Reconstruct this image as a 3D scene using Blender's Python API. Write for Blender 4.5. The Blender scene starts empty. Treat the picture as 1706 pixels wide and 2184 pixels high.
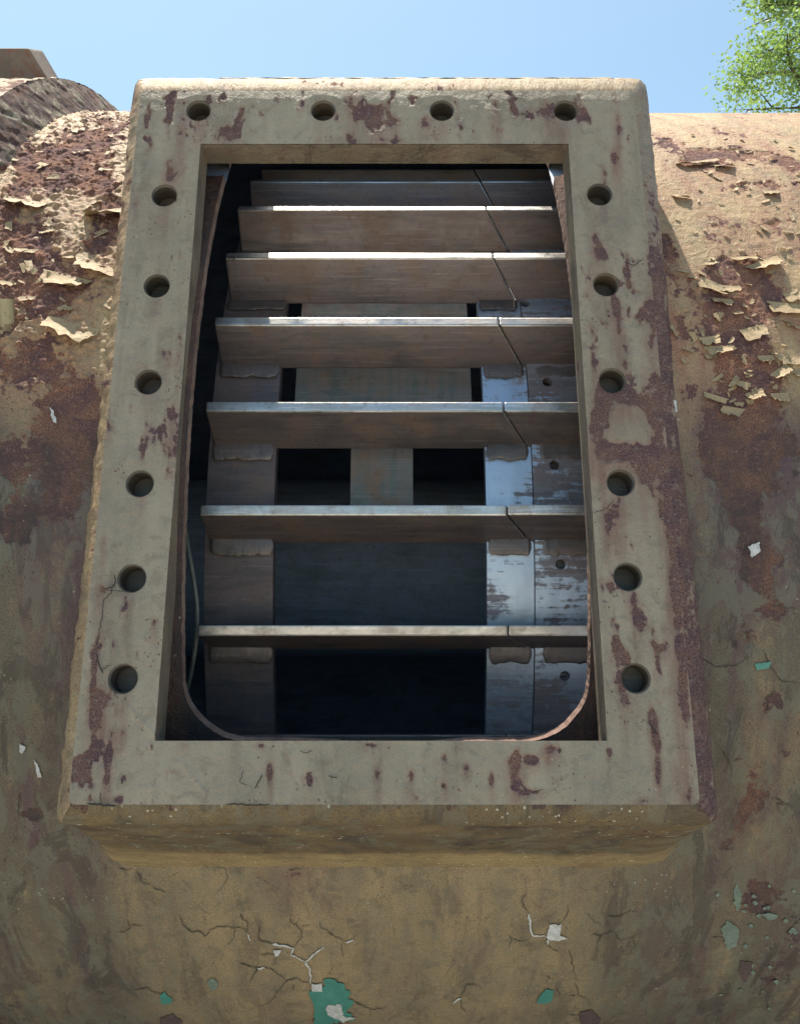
import bpy, bmesh, math, random
import numpy as np
from mathutils import Vector
random.seed(4); RNG = np.random.default_rng(7)
PI = math.pi; R_ = math.radians
sc = bpy.context.scene; COL = sc.collection

# ------------------------------------------------------------------ frame of reference
# u to the right, v up along the hatch frame, n away from the camera; unit = hatch width
S = 0.8; HC = 1.6; LEAN = R_(14.0); PITCH = R_(1.5)
def W3(u, v, n):
    u, v, n = np.broadcast_arrays(np.asarray(u, float), np.asarray(v, float), np.asarray(n, float))
    return np.stack([S*u, S*(v*math.sin(LEAN)+n*math.cos(LEAN)), HC+S*(v*math.cos(LEAN)-n*math.sin(LEAN))], -1)
def D3(u, v, n):
    a = np.array([u, v*math.sin(LEAN)+n*math.cos(LEAN), v*math.cos(LEAN)-n*math.sin(LEAN)]); return a/np.linalg.norm(a)

# ------------------------------------------------------------------ camera, sky, sun, exposure
cam = bpy.data.cameras.new('camera'); co = bpy.data.objects.new('camera', cam); COL.objects.link(co)
co.location = (0, 0, HC); co.rotation_euler = (PI/2+PITCH, 0, 0)
cam.sensor_fit = 'VERTICAL'; cam.sensor_height = 24; cam.lens = 24*1750/2184; cam.clip_start = .02; cam.clip_end = 2000
sc.camera = co
SUN = D3(-.14, 1.0, .014)
w = bpy.data.worlds.new('World'); sc.world = w; w.use_nodes = True
nt = w.node_tree; bg = nt.nodes['Background']
sky = nt.nodes.new('ShaderNodeTexSky'); sky.sky_type = 'NISHITA'; sky.sun_disc = False
sky.sun_elevation = math.asin(SUN[2]); sky.sun_rotation = math.atan2(SUN[0], SUN[1])
sky.air_density = 1.0; sky.dust_density = 1.6; sky.ozone_density = .2
wb = nt.nodes.new('ShaderNodeMix'); wb.data_type = 'RGBA'; wb.blend_type = 'MULTIPLY'; wb.inputs[0].default_value = 1; wb.inputs[7].default_value = (.96, 1.10, 1.0, 1)   # camera white balance of the sky
nt.links.new(sky.outputs[0], wb.inputs[6]); nt.links.new(wb.outputs[2], bg.inputs[0]); bg.inputs[1].default_value = .114
sl = bpy.data.lights.new('sun', 'SUN'); sl.energy = 5.0; sl.angle = R_(.53); sl.color = (1, .91, .77)
so = bpy.data.objects.new('sun', sl); COL.objects.link(so); so.location = (-3, 5, 20)
so.rotation_euler = Vector(-SUN).to_track_quat('-Z', 'Y').to_euler()
sc.view_settings.view_transform = 'Standard'; sc.view_settings.look = 'None'
sc.view_settings.exposure = .84; sc.view_settings.gamma = 1; sc.view_settings.use_curve_mapping = False

# ------------------------------------------------------------------ geometry constants
RD = 1.40; VC = .57; NC = 1.345+.02+RD; D0 = 1.345; TH = .021; TILT0 = R_(15.5); FPX = 1750.
def cyl(u, tau, r): return u, VC+r*np.sin(tau), NC-r*np.cos(tau)
def ray(x, y):                       # photo position (1706 x 2184) -> direction in (u, v, n)
    X = (np.asarray(x, float)-853)/FPX; Y = (1092-np.asarray(y, float))/FPX
    c, s = math.cos(TILT0), math.sin(TILT0)
    return X, Y*c+s, c-Y*s
def on_drum(x, y, r=RD):
    a, b, c = ray(x, y); A = b*b+c*c; B = b*VC+c*NC; C = VC*VC+NC*NC-r*r
    d = np.sqrt(np.maximum(B*B-A*C, 0)); L = (B-d)/A
    return a*L, np.arctan2(b*L-VC, NC-c*L)
def on_plane(x, y, n=D0):
    a, b, c = ray(x, y); L = n/c; return a*L, b*L

# ------------------------------------------------------------------ numpy noise
def pnoise(x, y, seed=0):
    xi = np.floor(x).astype(np.int64); yi = np.floor(y).astype(np.int64); xf = x-xi; yf = y-yi
    def g(ix, iy):
        h = (ix*374761393+iy*668265263+seed*974711) & 0x7fffffff
        h = ((h ^ (h >> 13))*1274126177) & 0x7fffffff; h = h ^ (h >> 16)
        return (h & 0xffff)/65535.*2*PI
    def d(ix, iy, dx, dy):
        a = g(ix, iy); return np.cos(a)*dx+np.sin(a)*dy
    sx = xf*xf*xf*(xf*(xf*6-15)+10); sy = yf*yf*yf*(yf*(yf*6-15)+10)
    a = d(xi, yi, xf, yf); b = d(xi+1, yi, xf-1, yf); c = d(xi, yi+1, xf, yf-1); e = d(xi+1, yi+1, xf-1, yf-1)
    return 1.5*((a*(1-sx)+b*sx)*(1-sy)+(c*(1-sx)+e*sx)*sy)
def fbm(x, y, o=4, seed=0, g=.55):
    t = 0; a = 1; s = 0
    for k in range(o):
        t = t+a*pnoise(x*2**k+k*17.3, y*2**k-k*9.1, seed+k); s += a; a *= g
    return t/s
def ss(a, b, x):
    t = np.clip((x-a)/(b-a), 0, 1); return t*t*(3-2*t)

# ------------------------------------------------------------------ object helpers
def empty(name, loc, label, cat, group=None):
    o = bpy.data.objects.new(name, None); COL.objects.link(o); o.location = loc; o.empty_display_size = .2
    o['label'] = label; o['category'] = cat
    if group: o['group'] = group
    return o
def base_of(o):
    b = Vector((0, 0, 0))
    while o: b += o.location; o = o.parent
    return np.array(b)
def mesh_np(name, V, F, mat, parent=None, attrs={}, smooth=True, quads=True):
    V = np.asarray(V, float).reshape(-1, 3)-base_of(parent); F = np.asarray(F, np.int32)
    me = bpy.data.meshes.new(name); k = F.shape[1]
    me.vertices.add(len(V)); me.vertices.foreach_set('co', V.astype(np.float32).ravel())
    me.loops.add(F.size); me.loops.foreach_set('vertex_index', F.ravel())
    me.polygons.add(len(F)); me.polygons.foreach_set('loop_start', np.arange(0, F.size, k, dtype=np.int32))
    me.update(calc_edges=True); me.validate()
    if smooth: me.polygons.foreach_set('use_smooth', np.ones(len(me.polygons), bool))
    for an, a in attrs.items():
        a = np.asarray(a, np.float32)
        if a.ndim == 2: at = me.attributes.new(an, 'FLOAT_VECTOR', 'POINT'); at.data.foreach_set('vector', a.ravel())
        else: at = me.attributes.new(an, 'FLOAT', 'POINT'); at.data.foreach_set('value', a.ravel())
    me.materials.append(mat)
    o = bpy.data.objects.new(name, me); COL.objects.link(o); o.parent = parent
    return o
def bm_obj(name, bm, mat, parent=None, smooth=False, bevel=0):
    if bevel: bmesh.ops.bevel(bm, geom=list(bm.edges), offset=bevel, segments=2, affect='EDGES', profile=.6)
    bmesh.ops.recalc_face_normals(bm, faces=bm.faces)
    b = Vector(base_of(parent)); bmesh.ops.translate(bm, verts=bm.verts, vec=-b)
    me = bpy.data.meshes.new(name); bm.to_mesh(me); bm.free(); me.materials.append(mat)
    if smooth:
        for p in me.polygons: p.use_smooth = True
    o = bpy.data.objects.new(name, me); COL.objects.link(o); o.parent = parent
    return o
def gridq(ni, nj):
    a = np.arange(ni*nj).reshape(ni, nj)
    return np.stack([a[:-1, :-1], a[1:, :-1], a[1:, 1:], a[:-1, 1:]], -1).reshape(-1, 4)
class Acc:                            # collects grids into one mesh
    def __init__(s): s.V = []; s.F = []; s.A = {}; s.n = 0
    def add(s, V, F, **at):
        V = np.asarray(V, float).reshape(-1, 3); s.V.append(V); s.F.append(np.asarray(F)+s.n); s.n += len(V)
        for k, a in at.items():
            a = np.asarray(a, float)
            s.A.setdefault(k, []).append(np.broadcast_to(a, (len(V),)) if a.ndim == 0 else a.reshape((len(V),)+((3,) if a.size == 3*len(V) else ())))
    def obj(s, name, mat, parent, smooth=True):
        return mesh_np(name, np.concatenate(s.V), np.concatenate(s.F), mat, parent, {k: np.concatenate(a) for k, a in s.A.items()}, smooth)

# ------------------------------------------------------------------ node helpers
class NT:
    def __init__(s, name):
        s.m = bpy.data.materials.new(name); s.m.use_nodes = True; s.t = s.m.node_tree
        s.b = s.t.nodes['Principled BSDF']
    def n(s, t, **k):
        x = s.t.nodes.new(t)
        for a, v in k.items(): setattr(x, a, v)
        return x
    def L(s, a, b):
        if isinstance(a, (int, float)): b.default_value = a
        elif isinstance(a, tuple): b.default_value = a if len(a) == len(b.default_value) else a+(1,)
        else: s.t.links.new(a, b)
    def math(s, op, a, b=0, c=0, clamp=False):
        x = s.n('ShaderNodeMath', operation=op, use_clamp=clamp)
        for i, v in enumerate((a, b, c)): s.L(v, x.inputs[i])
        return x.outputs[0]
    def attr(s, name, out='Fac'):
        return s.n('ShaderNodeAttribute', attribute_name=name).outputs[out]
    def scale(s, vec, sx, sy, sz=1, off=0):
        x = s.n('ShaderNodeMapping'); s.L(vec, x.inputs[0]); x.inputs['Scale'].default_value = (sx, sy, sz); x.inputs['Location'].default_value = (off, off*.7, off*.3)
        return x.outputs[0]
    def noise(s, vec, sc, det=4, rough=.55, dist=0):
        x = s.n('ShaderNodeTexNoise'); s.L(vec, x.inputs['Vector']); x.inputs['Scale'].default_value = sc
        x.inputs['Detail'].default_value = det; x.inputs['Roughness'].default_value = rough; x.inputs['Distortion'].default_value = dist
        return x.outputs[0]
    def voro(s, vec, sc, feat='F1', out='Distance'):
        x = s.n('ShaderNodeTexVoronoi', feature=feat); s.L(vec, x.inputs['Vector']); x.inputs['Scale'].default_value = sc
        return x.outputs[out]
    def step(s, x, a, b):
        m = s.n('ShaderNodeMapRange', interpolation_type='SMOOTHSTEP'); s.L(x, m.inputs[0])
        m.inputs[1].default_value = a; m.inputs[2].default_value = b; return m.outputs[0]
    def rng(s, x, a, b, c, d):
        m = s.n('ShaderNodeMapRange'); s.L(x, m.inputs[0])
        for i, v in enumerate((a, b, c, d)): m.inputs[i+1].default_value = v
        return m.outputs[0]
    def mix(s, f, a, b, mode='MIX'):
        x = s.n('ShaderNodeMix', data_type='RGBA', blend_type=mode); s.L(f, x.inputs[0]); s.L(a, x.inputs[6]); s.L(b, x.inputs[7]); return x.outputs[2]
    def bump(s, h, dist, strength=1, prev=None):
        x = s.n('ShaderNodeBump'); x.inputs['Strength'].default_value = strength; x.inputs['Distance'].default_value = dist
        s.L(h, x.inputs['Height'])
        if prev is not None: s.L(prev, x.inputs['Normal'])
        return x.outputs[0]
    def out(s, col=None, rough=None, metal=None, normal=None, spec=None):
        for v, k in ((col, 'Base Color'), (rough, 'Roughness'), (metal, 'Metallic'), (normal, 'Normal'), (spec, 'Specular IOR Level')):
            if v is not None: s.L(v, s.b.inputs[k])
        return s.m

def paint_material(name, pa, pb, pc, dirt_c, r1, r2, r3, speck=.2, field_noise=.5, sk_lo=.56, grainy=1., soft=.03):
    """old oil paint over rusting steel; attributes: f = paint cover (negative = bare rust), dirt, suv = metres on the surface"""
    N = NT(name); p = N.attr('suv', 'Vector'); f = N.attr('f'); dirt = N.attr('dirt')
    fine = N.noise(p, 90, 7, .62); med = N.noise(p, 22, 6, .6, .4); big = N.noise(p, 5, 5, .6); vfine = N.noise(p, 420, 3, .7)
    strk = N.noise(N.scale(p, 46, 5), 1, 6, .6, .3); strk2 = N.noise(N.scale(p, 15, 1.6, 1, 3.1), 1, 6, .62, .4)
    mid = N.noise(N.scale(p, 1, .6, 1, 2.), 48, 6, .68, .8)
    F = N.math('ADD', f, N.math('MULTIPLY', N.math('SUBTRACT', N.math('ADD', N.math('ADD', N.math('MULTIPLY', fine, .35), N.math('MULTIPLY', med, .3)), N.math('MULTIPLY', mid, .35)), .5), field_noise))
    cover = N.step(F, -soft, soft); st = N.attr('stain')
    chipv = N.voro(N.scale(p, 1, .8), 150); chipn = N.noise(N.scale(p, 1, 1, 1, 4.), 16, 4, .6)
    chip = N.math('MULTIPLY', N.math('SUBTRACT', 1, N.step(chipv, .16, .22)), N.step(chipn, .54, .60))      # small popped chips
    cover = N.math('MULTIPLY', cover, N.math('SUBTRACT', 1, N.math('MULTIPLY', chip, .85)))
    # paint
    c = N.mix(N.step(big, .35, .65), pa, pb); c = N.mix(N.math('MULTIPLY', N.step(med, .4, .72), .55), c, pc)
    c = N.mix(N.math('MULTIPLY', N.step(strk, .45, .75), .28), c, pc)
    stain = N.math('MULTIPLY', N.math('SUBTRACT', 1, N.step(F, .0, .40)), N.rng(strk, .3, .7, .4, 1.0))
    c = N.mix(N.math('MULTIPLY', stain, .74), c, r2)
    c = N.mix(N.math('MULTIPLY', N.math('MULTIPLY', st, N.rng(strk, .36, .6, .25, 1.)), .95, clamp=True), c, r2)
    c = N.mix(N.math('MULTIPLY', N.step(N.noise(p, 260, 5, .75), 0.53, .62), .45*grainy), c, (pa[0]*1.35, pa[1]*1.36, pa[2]*1.42))
    c = N.mix(N.math('MULTIPLY', N.step(N.noise(N.scale(p, 1, 1, 1, 6.), 34, 6, .7, .6), .52, .64), .38), c, dirt_c)
    # grime and algae in runs
    dm = N.math('MULTIPLY', dirt, N.step(N.math('ADD', N.math('MULTIPLY', strk2, .6), N.math('MULTIPLY', mid, .4)), .22, .5), clamp=True)
    c = N.mix(N.math('MULTIPLY', dm, .85), c, dirt_c)
    c = N.mix(N.math('MULTIPLY', N.math('MULTIPLY', dirt, N.step(strk, .52, .72)), .55), c, r1)
    grain = N.math('MULTIPLY', N.step(vfine, .46, .62), N.math('ADD', .30*grainy, N.math('MULTIPLY', dirt, .30)))
    c = N.mix(grain, c, (dirt_c[0]*.45, dirt_c[1]*.45, dirt_c[2]*.45))
    pu = N.attr('purp'); pf = N.math('MULTIPLY', pu, N.step(N.math('ADD', N.math('MULTIPLY', mid, .5), N.math('MULTIPLY', strk2, .5)), .30, .58), clamp=True)
    c = N.mix(N.math('MULTIPLY', pf, .9), c, (r1[0]*.72, r1[1]*.82, r1[2]*.95))
    mo = N.step(N.noise(N.scale(p, 1, .45, 1, 9.), 30, 7, .72, .5), .50, .545)
    c = N.mix(N.math('MULTIPLY', N.math('MULTIPLY', mo, dirt), .5, clamp=True), c, (.155, .15, .115))
    mo2 = N.step(N.noise(N.scale(p, 1, .35, 1, 12.), 17, 8, .75, .8), .53, .565)
    c = N.mix(N.math('MULTIPLY', N.math('MULTIPLY', mo2, dirt), .55, clamp=True), c, (.06, .048, .042))
    dots = N.math('MULTIPLY', N.math('SUBTRACT', 1, N.step(N.voro(p, 230), .10, .16)), N.step(N.noise(N.scale(p, 1, 1, 1, 15.), 22, 4, .65), .50, .60))
    c = N.mix(N.math('MULTIPLY', N.math('MULTIPLY', dots, dirt), .55, clamp=True), c, (.36, .36, .32))
    # rust
    r = N.mix(N.step(med, .35, .65), r1, r2); r = N.mix(N.math('MULTIPLY', N.step(fine, .5, .72), .7), r, r3); r = N.mix(N.math('MULTIPLY', N.step(vfine, .47, .6), .75), r, (r1[0]*.32, r1[1]*.32, r1[2]*.36)); r = N.mix(N.math('MULTIPLY', N.step(N.noise(p, 130, 5, .75), .57, .64), .8), r, (pb[0]*.8, pb[1]*.75, pb[2]*.75))
    r = N.mix(N.math('MULTIPLY', dirt, N.rng(strk2, .35, .6, .25, .85), clamp=True), r, (.058, .050, .050))
    col = N.mix(cover, r, c)
    # pale lichen and chipped primer specks
    sp = N.voro(p, 95); sk = N.math('MULTIPLY', N.math('SUBTRACT', 1, N.step(sp, .10, .17)), N.step(N.noise(p, 9, 3), sk_lo, sk_lo+.1))
    col = N.mix(N.math('MULTIPLY', sk, speck), col, (.5, .5, .42))
    lich = N.math('MULTIPLY', N.step(N.noise(p, 240, 4, .7), .68, .72), N.step(N.noise(N.scale(p, 1, 1, 1, 8.), 7, 3), .5, .62))
    col = N.mix(N.math('MULTIPLY', lich, .6), col, (.33, .36, .33))
    nb = N.bump(vfine, .0012, .55*grainy); nb = N.bump(fine, .004, .7, nb); nb = N.bump(mid, .006, .5, nb); nb = N.bump(cover, .0012, .6, nb)
    rust_h = N.math('MULTIPLY', N.noise(p, 200, 4, .75), N.math('SUBTRACT', 1, cover)); nb = N.bump(rust_h, .0035, .8, nb)
    rough = N.rng(cover, 0, 1, .9, .62)
    return N.out(col, rough, 0., nb, .35)
N_BUMP = .5
TAN = (.46, .325, .175); OCH = (.41, .315, .165); GRY = (.38, .355, .27)
M_drum = paint_material('peeling tan drum paint', TAN, (.43, .31, .17), (.35, .25, .15), (.105, .098, .072), (.15, .075, .074), (.31, .145, .09), (.37, .21, .165), .55, 2.0)
M_frame = paint_material('weathered grey tan frame paint', (.36, .305, .23), (.335, .285, .21), (.285, .24, .185), (.16, .13, .10), (.135, .074, .082), (.22, .12, .09), (.27, .19, .165), .35, 1.9, .56, .35, .055)
M_skirt = paint_material('ochre algae stained paint', (.36, .265, .125), (.29, .215, .11), (.23, .165, .095), (.115, .085, .05), (.13, .07, .055), (.24, .13, .07), (.3, .2, .12), .95, 1.9, .46)

def steel(name, c1, c2, c3, rough, metal, scl=(3, 40), patch=None):
    N = NT(name); tc = N.n('ShaderNodeTexCoord').outputs['Object']
    a = N.noise(N.scale(tc, scl[0], scl[1], scl[1]), 1.6, 8, .7, .2); sc_ = N.noise(N.scale(tc, 9, 260, 260), 1., 3, .6); b = N.noise(tc, 13, 6, .65, .6); d = N.noise(tc, 160, 4, .7); e = N.noise(N.scale(tc, 1, 4, 4, 5.), 5, 5, .6, 1.)
    c = N.mix(N.step(a, .38, .64), c1, c2); c = N.mix(N.math('MULTIPLY', N.step(b, .45, .66), .8), c, c3)
    c = N.mix(N.math('MULTIPLY', N.step(e, .50, .66), .5), c, (c2[0]*.5, c2[1]*.62, c2[2]*.6))
    c = N.mix(N.math('MULTIPLY', N.step(d, .55, .7), .3), c, (c1[0]*.45, c1[1]*.42, c1[2]*.45))
    c = N.mix(N.math('MULTIPLY', N.step(sc_, .57, .66), .35), c, (c1[0]*1.6, c1[1]*1.6, c1[2]*1.65)); c = N.mix(N.math('MULTIPLY', N.step(N.noise(tc, 70, 5, .75), .56, .63), .4), c, (c3[0]*.55, c3[1]*.5, c3[2]*.5))
    m = metal; ro = N.rng(b, .3, .7, rough-.12, rough+.16)
    if patch:                                             # rubbed bright areas, tinted blue as if reflecting the sky
        pk = N.step(N.math('ADD', N.math('ADD', N.math('MULTIPLY', N.noise(tc, 9, 5, .65, .4), .5), N.math('MULTIPLY', N.noise(N.scale(tc, 5, 90, 90), 1.5, 5, .7), .3)), N.math('MULTIPLY', N.noise(tc, 75, 5, .75), .2)), patch-.02, patch+.035)
        c = N.mix(pk, c, (.50, .57, .68)); m = N.math('MULTIPLY', pk, .95); ro = N.mix(pk, N.n('ShaderNodeCombineColor').outputs[0], (.3, .3, .3)); ro = N.rng(pk, 0, 1, rough+.05, .44)
    nb = N.bump(d, .0006, .5); nb = N.bump(a, .0015, .3, nb)
    return N.out(c, ro, m, nb, .5)
M_blade = steel('brown oxidised blade steel', (.20, .165, .16), (.145, .125, .135), (.215, .15, .12), .42, .55)
M_tip = steel('rubbed blade edge steel', (.62, .59, .57), (.54, .51, .49), (.40, .34, .30), .34, .92, (8, 30))
M_ring = steel('brown rotor ring steel', (.14, .105, .105), (.105, .09, .10), (.165, .115, .095), .55, .25)
M_bright = steel('scraped sky tinted ring steel', (.24, .24, .28), (.19, .17, .18), (.20, .15, .15), .45, .4, (6, 30), .46)
M_bolt = steel('brown bolted ring steel', (.20, .19, .21), (.17, .14, .15), (.18, .13, .13), .42, .45, (6, 30), .525)
M_plate = steel('green tinged support plate', (.19, .15, .13), (.13, .14, .12), (.22, .13, .085), .45, .35, (40, 3))
M_weld = steel('weld bead', (.17, .135, .125), (.14, .12, .12), (.19, .14, .115), .42, .5, (90, 8))
M_inner = steel('veil blue interior steel', (.50, .58, .70), (.43, .52, .66), (.42, .46, .54), .6, .1)  # pale blue base colour lifts the interior shade like a lens veil
M_edge = steel('torch cut rusty edge', (.22, .14, .115), (.15, .09, .075), (.30, .21, .16), .85, 0, (60, 60))
M_hole = steel('dark bolt hole steel', (.10, .085, .07), (.07, .065, .06), (.16, .12, .08), .55, .2)  # dark steel for hole walls and bottoms

# ------------------------------------------------------------------ masks on the drum surface
def blob_field(U, Sx, blobs, mapper):
    t = np.zeros_like(U)
    for b in blobs:
        x, y, rx, ry, a = b
        u0, s0 = mapper(x, y); u1, _ = mapper(x+rx, y); _, s1 = mapper(x, y-ry)
        q = ((U-u0)/max(abs(u1-u0), 1e-4))**2+((Sx-s0)/max(abs(s1-s0), 1e-4))**2
        t = t+a*np.exp(-q)
    return t
def dmap(x, y): u, t = on_drum(x, y); return float(u), float(t)*RD
DRUM_RUST = [ # x, y, rx, ry, strength
 (1580,600,75,60,.75),(1570,700,60,70,.8),(1590,790,65,70,.85),(1640,640,40,20,.4),(1600,480,60,28,.45),(1480,350,60,12,.5),(1500,330,30,20,.3),(1680,350,50,18,.5),(1640,395,60,14,.4),
 (1700,430,40,30,.4),(1550,330,90,14,.35),(1430,300,50,20,.25),(1640,960,90,70,.55),(1560,960,60,110,.75),(1600,1060,50,70,.7),(1650,830,40,60,.45),(1430,560,25,60,.4),(1450,700,30,40,.4),(1470,850,40,50,.4),
 (1620,1190,50,60,.55),(1660,1300,45,40,.5),(1590,1370,60,45,.6),(1500,1450,60,60,.4),(1560,1560,60,60,.45),(1640,1470,60,60,.35),(1600,1700,55,70,.55),(1560,1800,40,90,.5),(1610,1900,40,60,.5),(1650,2080,60,60,.5),(1690,1980,30,60,.4),(1560,2100,40,40,.3),
 (180,310,60,45,.75),(60,520,70,40,.6),(140,620,60,40,.5),(60,600,60,60,.5),(235,470,30,50,.5),(150,840,60,80,.65),(60,760,60,60,.45),(20,440,30,60,.6),(200,400,30,40,.4),(90,350,40,30,.3),(180,900,70,90,.7),(140,1010,60,90,.5),(30,1130,50,70,.5),(15,980,40,60,.5),(25,1250,30,90,.4),
 (75,1735,28,14,.6),(90,1800,40,60,.35),(30,1680,40,60,.35),(240,1990,22,120,.35),(1000,1850,180,10,.25),(640,1860,70,14,.4),(1580,1240,40,60,.3),(700,2175,40,20,1.)]
def drum_masks(U, T):
    Sx = RD*T
    f = .40+.34*fbm(U*5, Sx*5, 5, 3)+.16*fbm(U*26, Sx*26, 4, 9)
    f = f-blob_field(U, Sx, DRUM_RUST, dmap)*.95*(1+.7*fbm(U*12, Sx*9, 4, 13))
    left = ss(-.50, -.62, U)*ss(-.05, .12, T)             # badly flaking area left of the hatch
    rgt = ss(.40, .46, U)*ss(.0, .15, T); f = f-rgt*(.15+.42*fbm((U*.94+Sx*.34)*11, (Sx*.94-U*.34)*4.5, 4, 23))
    f = f-left*(.25+.30*fbm(U*15, Sx*15, 4, 21))
    low = ss(.02, -.10, T)
    f = f+low*.10
    dirt = ss(.06, -.10, T)*(1.02+.6*fbm(U*9, Sx*2.2, 4, 31))
    dirt = dirt*(1-.55*ss(.62, .25, np.abs(U+.05))*ss(-.40, -.52, T))      # washed ochre under the hatch
    f = f-low*.30*ss(.02, .32, fbm(U*4.2, Sx*3.0, 4, 47))*ss(.42, .56, np.abs(U+.03))
    dirt = dirt+.35*ss(-.02, .1, T)*np.clip(fbm(U*14, Sx*3, 3, 44), 0, 1)
    V_ = VC+RD*np.sin(T); ins = ss(-.47, -.45, U)*ss(.41, .39, U)*ss(-.10, -.07, V_)*ss(1.22, 1.20, V_)*(np.abs(T) < 1)
    f = f-ins*(1.0+.3*fbm(U*20, Sx*20, 3, 66)); dirt = dirt+ins*.8
    return f, np.clip(dirt, 0, 1.3)
def drum_height(U, T, f):
    Sx = RD*T; up = ss(-.03, .10, T)
    left = ss(-.46, -.58, U)
    cover = ss(-.02, .02, f)
    h = .0010*fbm(U*20, Sx*20, 3, 5)+.0005*fbm(U*70, Sx*70, 2, 6)
    lift = np.exp(-np.clip(f, 0, 9)/.055)*cover*np.clip(.35+1.1*fbm(U*30, Sx*30, 3, 61), 0, 2)
    h = h+cover*(.0022+up*(.0018+.0070*left)*lift)
    h = h+(1-cover)*(.0022*fbm(U*110, Sx*110, 3, 8))*(.5+.5*up)
    # small loose chips all over the flaking left side
    chips = fbm(U*42, Sx*60, 3, 77)
    h = h+left*up*(.0060*np.clip(chips-.05, 0, 1)*2+.0035*fbm(U*95, Sx*95, 2, 78))
    return h

drum = empty('steel_drum', tuple(W3(-.03, VC, NC))[:2]+(0.38,), 'huge rusty tan painted steel drum lying on its side with a rectangular bolt hole frame', 'steel drum')

# shell ------------------------------------------------------------
HU0, HU1 = -.376, .328
HT0, HT1 = R_(-24.2), R_(41.5); HC_R = .115
def hole_sdf(U, T):
    Sx = RD*T; sh = .045*ss(R_(29), R_(33), T)
    rough = .0022*fbm(U*45, Sx*45, 3, 90)
    cx = (HU0+HU1)/2; hx = (HU1-HU0)/2; Ue = np.where(U < cx, U-sh, U)
    s0, s1 = RD*HT0, RD*HT1; cy = (s0+s1)/2; hy = (s1-s0)/2
    rr = np.where(Sx < cy, HC_R, .01)
    qx = np.abs(Ue-cx)-hx+rr; qy = np.abs(Sx-cy)-hy+rr
    sag = .012*np.exp(-((U+.02)/.10)**2)*(Sx < cy)        # torch cut sags at the middle of the lower edge
    qy = qy-sag
    return np.hypot(np.maximum(qx, 0), np.maximum(qy, 0))+np.minimum(np.maximum(qx, qy), 0)-rr+rough
def snap(U, T, sdf, keepers):
    """move vertices on the border of removed cells onto the outline"""
    for _ in range(5):
        e = 1e-4; d = sdf(U, T); gx = (sdf(U+e, T)-d)/e; gy = (sdf(U, T+e/RD)-d)/e
        g2 = np.maximum(gx*gx+gy*gy, .2)
        U = np.where(keepers, U-d*gx/g2, U); T = np.where(keepers, T-d*gy/g2/RD, T)
    return U, T
def grid_with_hole(u, t, sdf, clr=()):
    U, T = np.meshgrid(u, t, indexing='ij'); Q = gridq(len(u), len(t))
    Uf, Tf = U.ravel(), T.ravel()
    cen = sdf(Uf[Q].mean(1), Tf[Q].mean(1)); keep = cen > 0; clear = np.zeros(len(Q), bool)
    for hu, hv in clr: clear |= np.hypot(Uf[Q].mean(1)-hu, VC+RD*np.sin(Tf[Q].mean(1))-hv) < .036
    clear &= np.abs(Tf[Q].mean(1)) < 1.
    bd = np.zeros(len(Uf), bool); rem = np.zeros(len(Uf), bool); rem[Q[~keep].ravel()] = True
    kp = np.zeros(len(Uf), bool); kp[Q[keep].ravel()] = True; bd = rem & kp
    Uf, Tf = snap(Uf, Tf, sdf, bd)
    Q = Q[keep & ~clear]
    # border edges: edges of kept cells with both ends on the border, used once
    E = np.concatenate([Q[:, [0, 1]], Q[:, [1, 2]], Q[:, [2, 3]], Q[:, [3, 0]]])
    E = E[bd[E].all(1)]; key = np.sort(E, 1); _, idx, cnt = np.unique(key, axis=0, return_index=True, return_counts=True)
    E = E[idx[cnt == 1]]
    used, inv = np.unique(Q, return_inverse=True); m = -np.ones(len(Uf), int); m[used] = np.arange(len(used))
    return Uf[used], Tf[used], inv.reshape(-1, 4), m[E]
def spans(*seg):
    out = []
    for a, b, s in seg: out.append(np.linspace(a, b, max(2, int(round(abs(b-a)/s))+1))[:-1])
    return np.concatenate(out+[np.array([seg[-1][1]])])
HOLES = [(424,236),(689,236),(942,236),(1206,236),(351,417),(335,610),(317,815),(299,1032),(282,1234),(263,1448),(1278,415),(1292,607),(1305,812),(1323,1030),(1338,1231),(1355,1447)]
HUV = [tuple(float(q) for q in on_plane(*p)) for p in HOLES]
ds = .0029
ug = spans((-4, -1.25, .05), (-1.25, 1.15, ds), (1.15, 4.2, .05))
tg = spans((R_(-180), R_(-75), R_(3)), (R_(-75), R_(-58), R_(.5)), (R_(-58), R_(52), ds/RD), (R_(52), R_(80), R_(.5)), (R_(80), R_(180), R_(3)))
U, T, Q, E = grid_with_hole(ug, tg, hole_sdf, HUV)
f, dirt = drum_masks(U, T)
h = drum_height(U, T, f); h = h*ss(.0, .01, np.abs(hole_sdf(U, T)))
P = W3(*cyl(U, T, RD+h)); Sx_ = U*0+RD*T
dst = np.clip(blob_field(U, Sx_, [(x-ry*.2, y+ry*1.2, rx*1.2, ry*1.8, a*.8) for x, y, rx, ry, a in DRUM_RUST if y < 1000], dmap), 0, 1)
q_ = U*.94+Sx_*.34; p_ = Sx_*.94-U*.34
dst = np.clip(dst*.7+ss(.0, .12, T)*(ss(.40, .46, U)*.9+.45)*np.clip(fbm(q_*16, p_*4.0, 5, 71)+.10, 0, 1)*1.5, 0, 1)
suv = np.stack([U*S, T*RD*S, np.zeros_like(U)], -1)
lowz = ss(.10, -.08, T); sidez = ss(.40, .58, np.abs(U+.03)); near = np.exp(-((Sx_+.15)/.32)**2)
purp = np.clip(lowz*sidez*(.15+1.5*np.clip(fbm(U*8, Sx_*2.4, 5, 81)+.12+.25*near, 0, 1)), 0, 1)+np.clip(lowz*(1-sidez)*(.9*fbm(U*6, Sx_*3, 4, 82)-.05), 0, .5)
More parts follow.
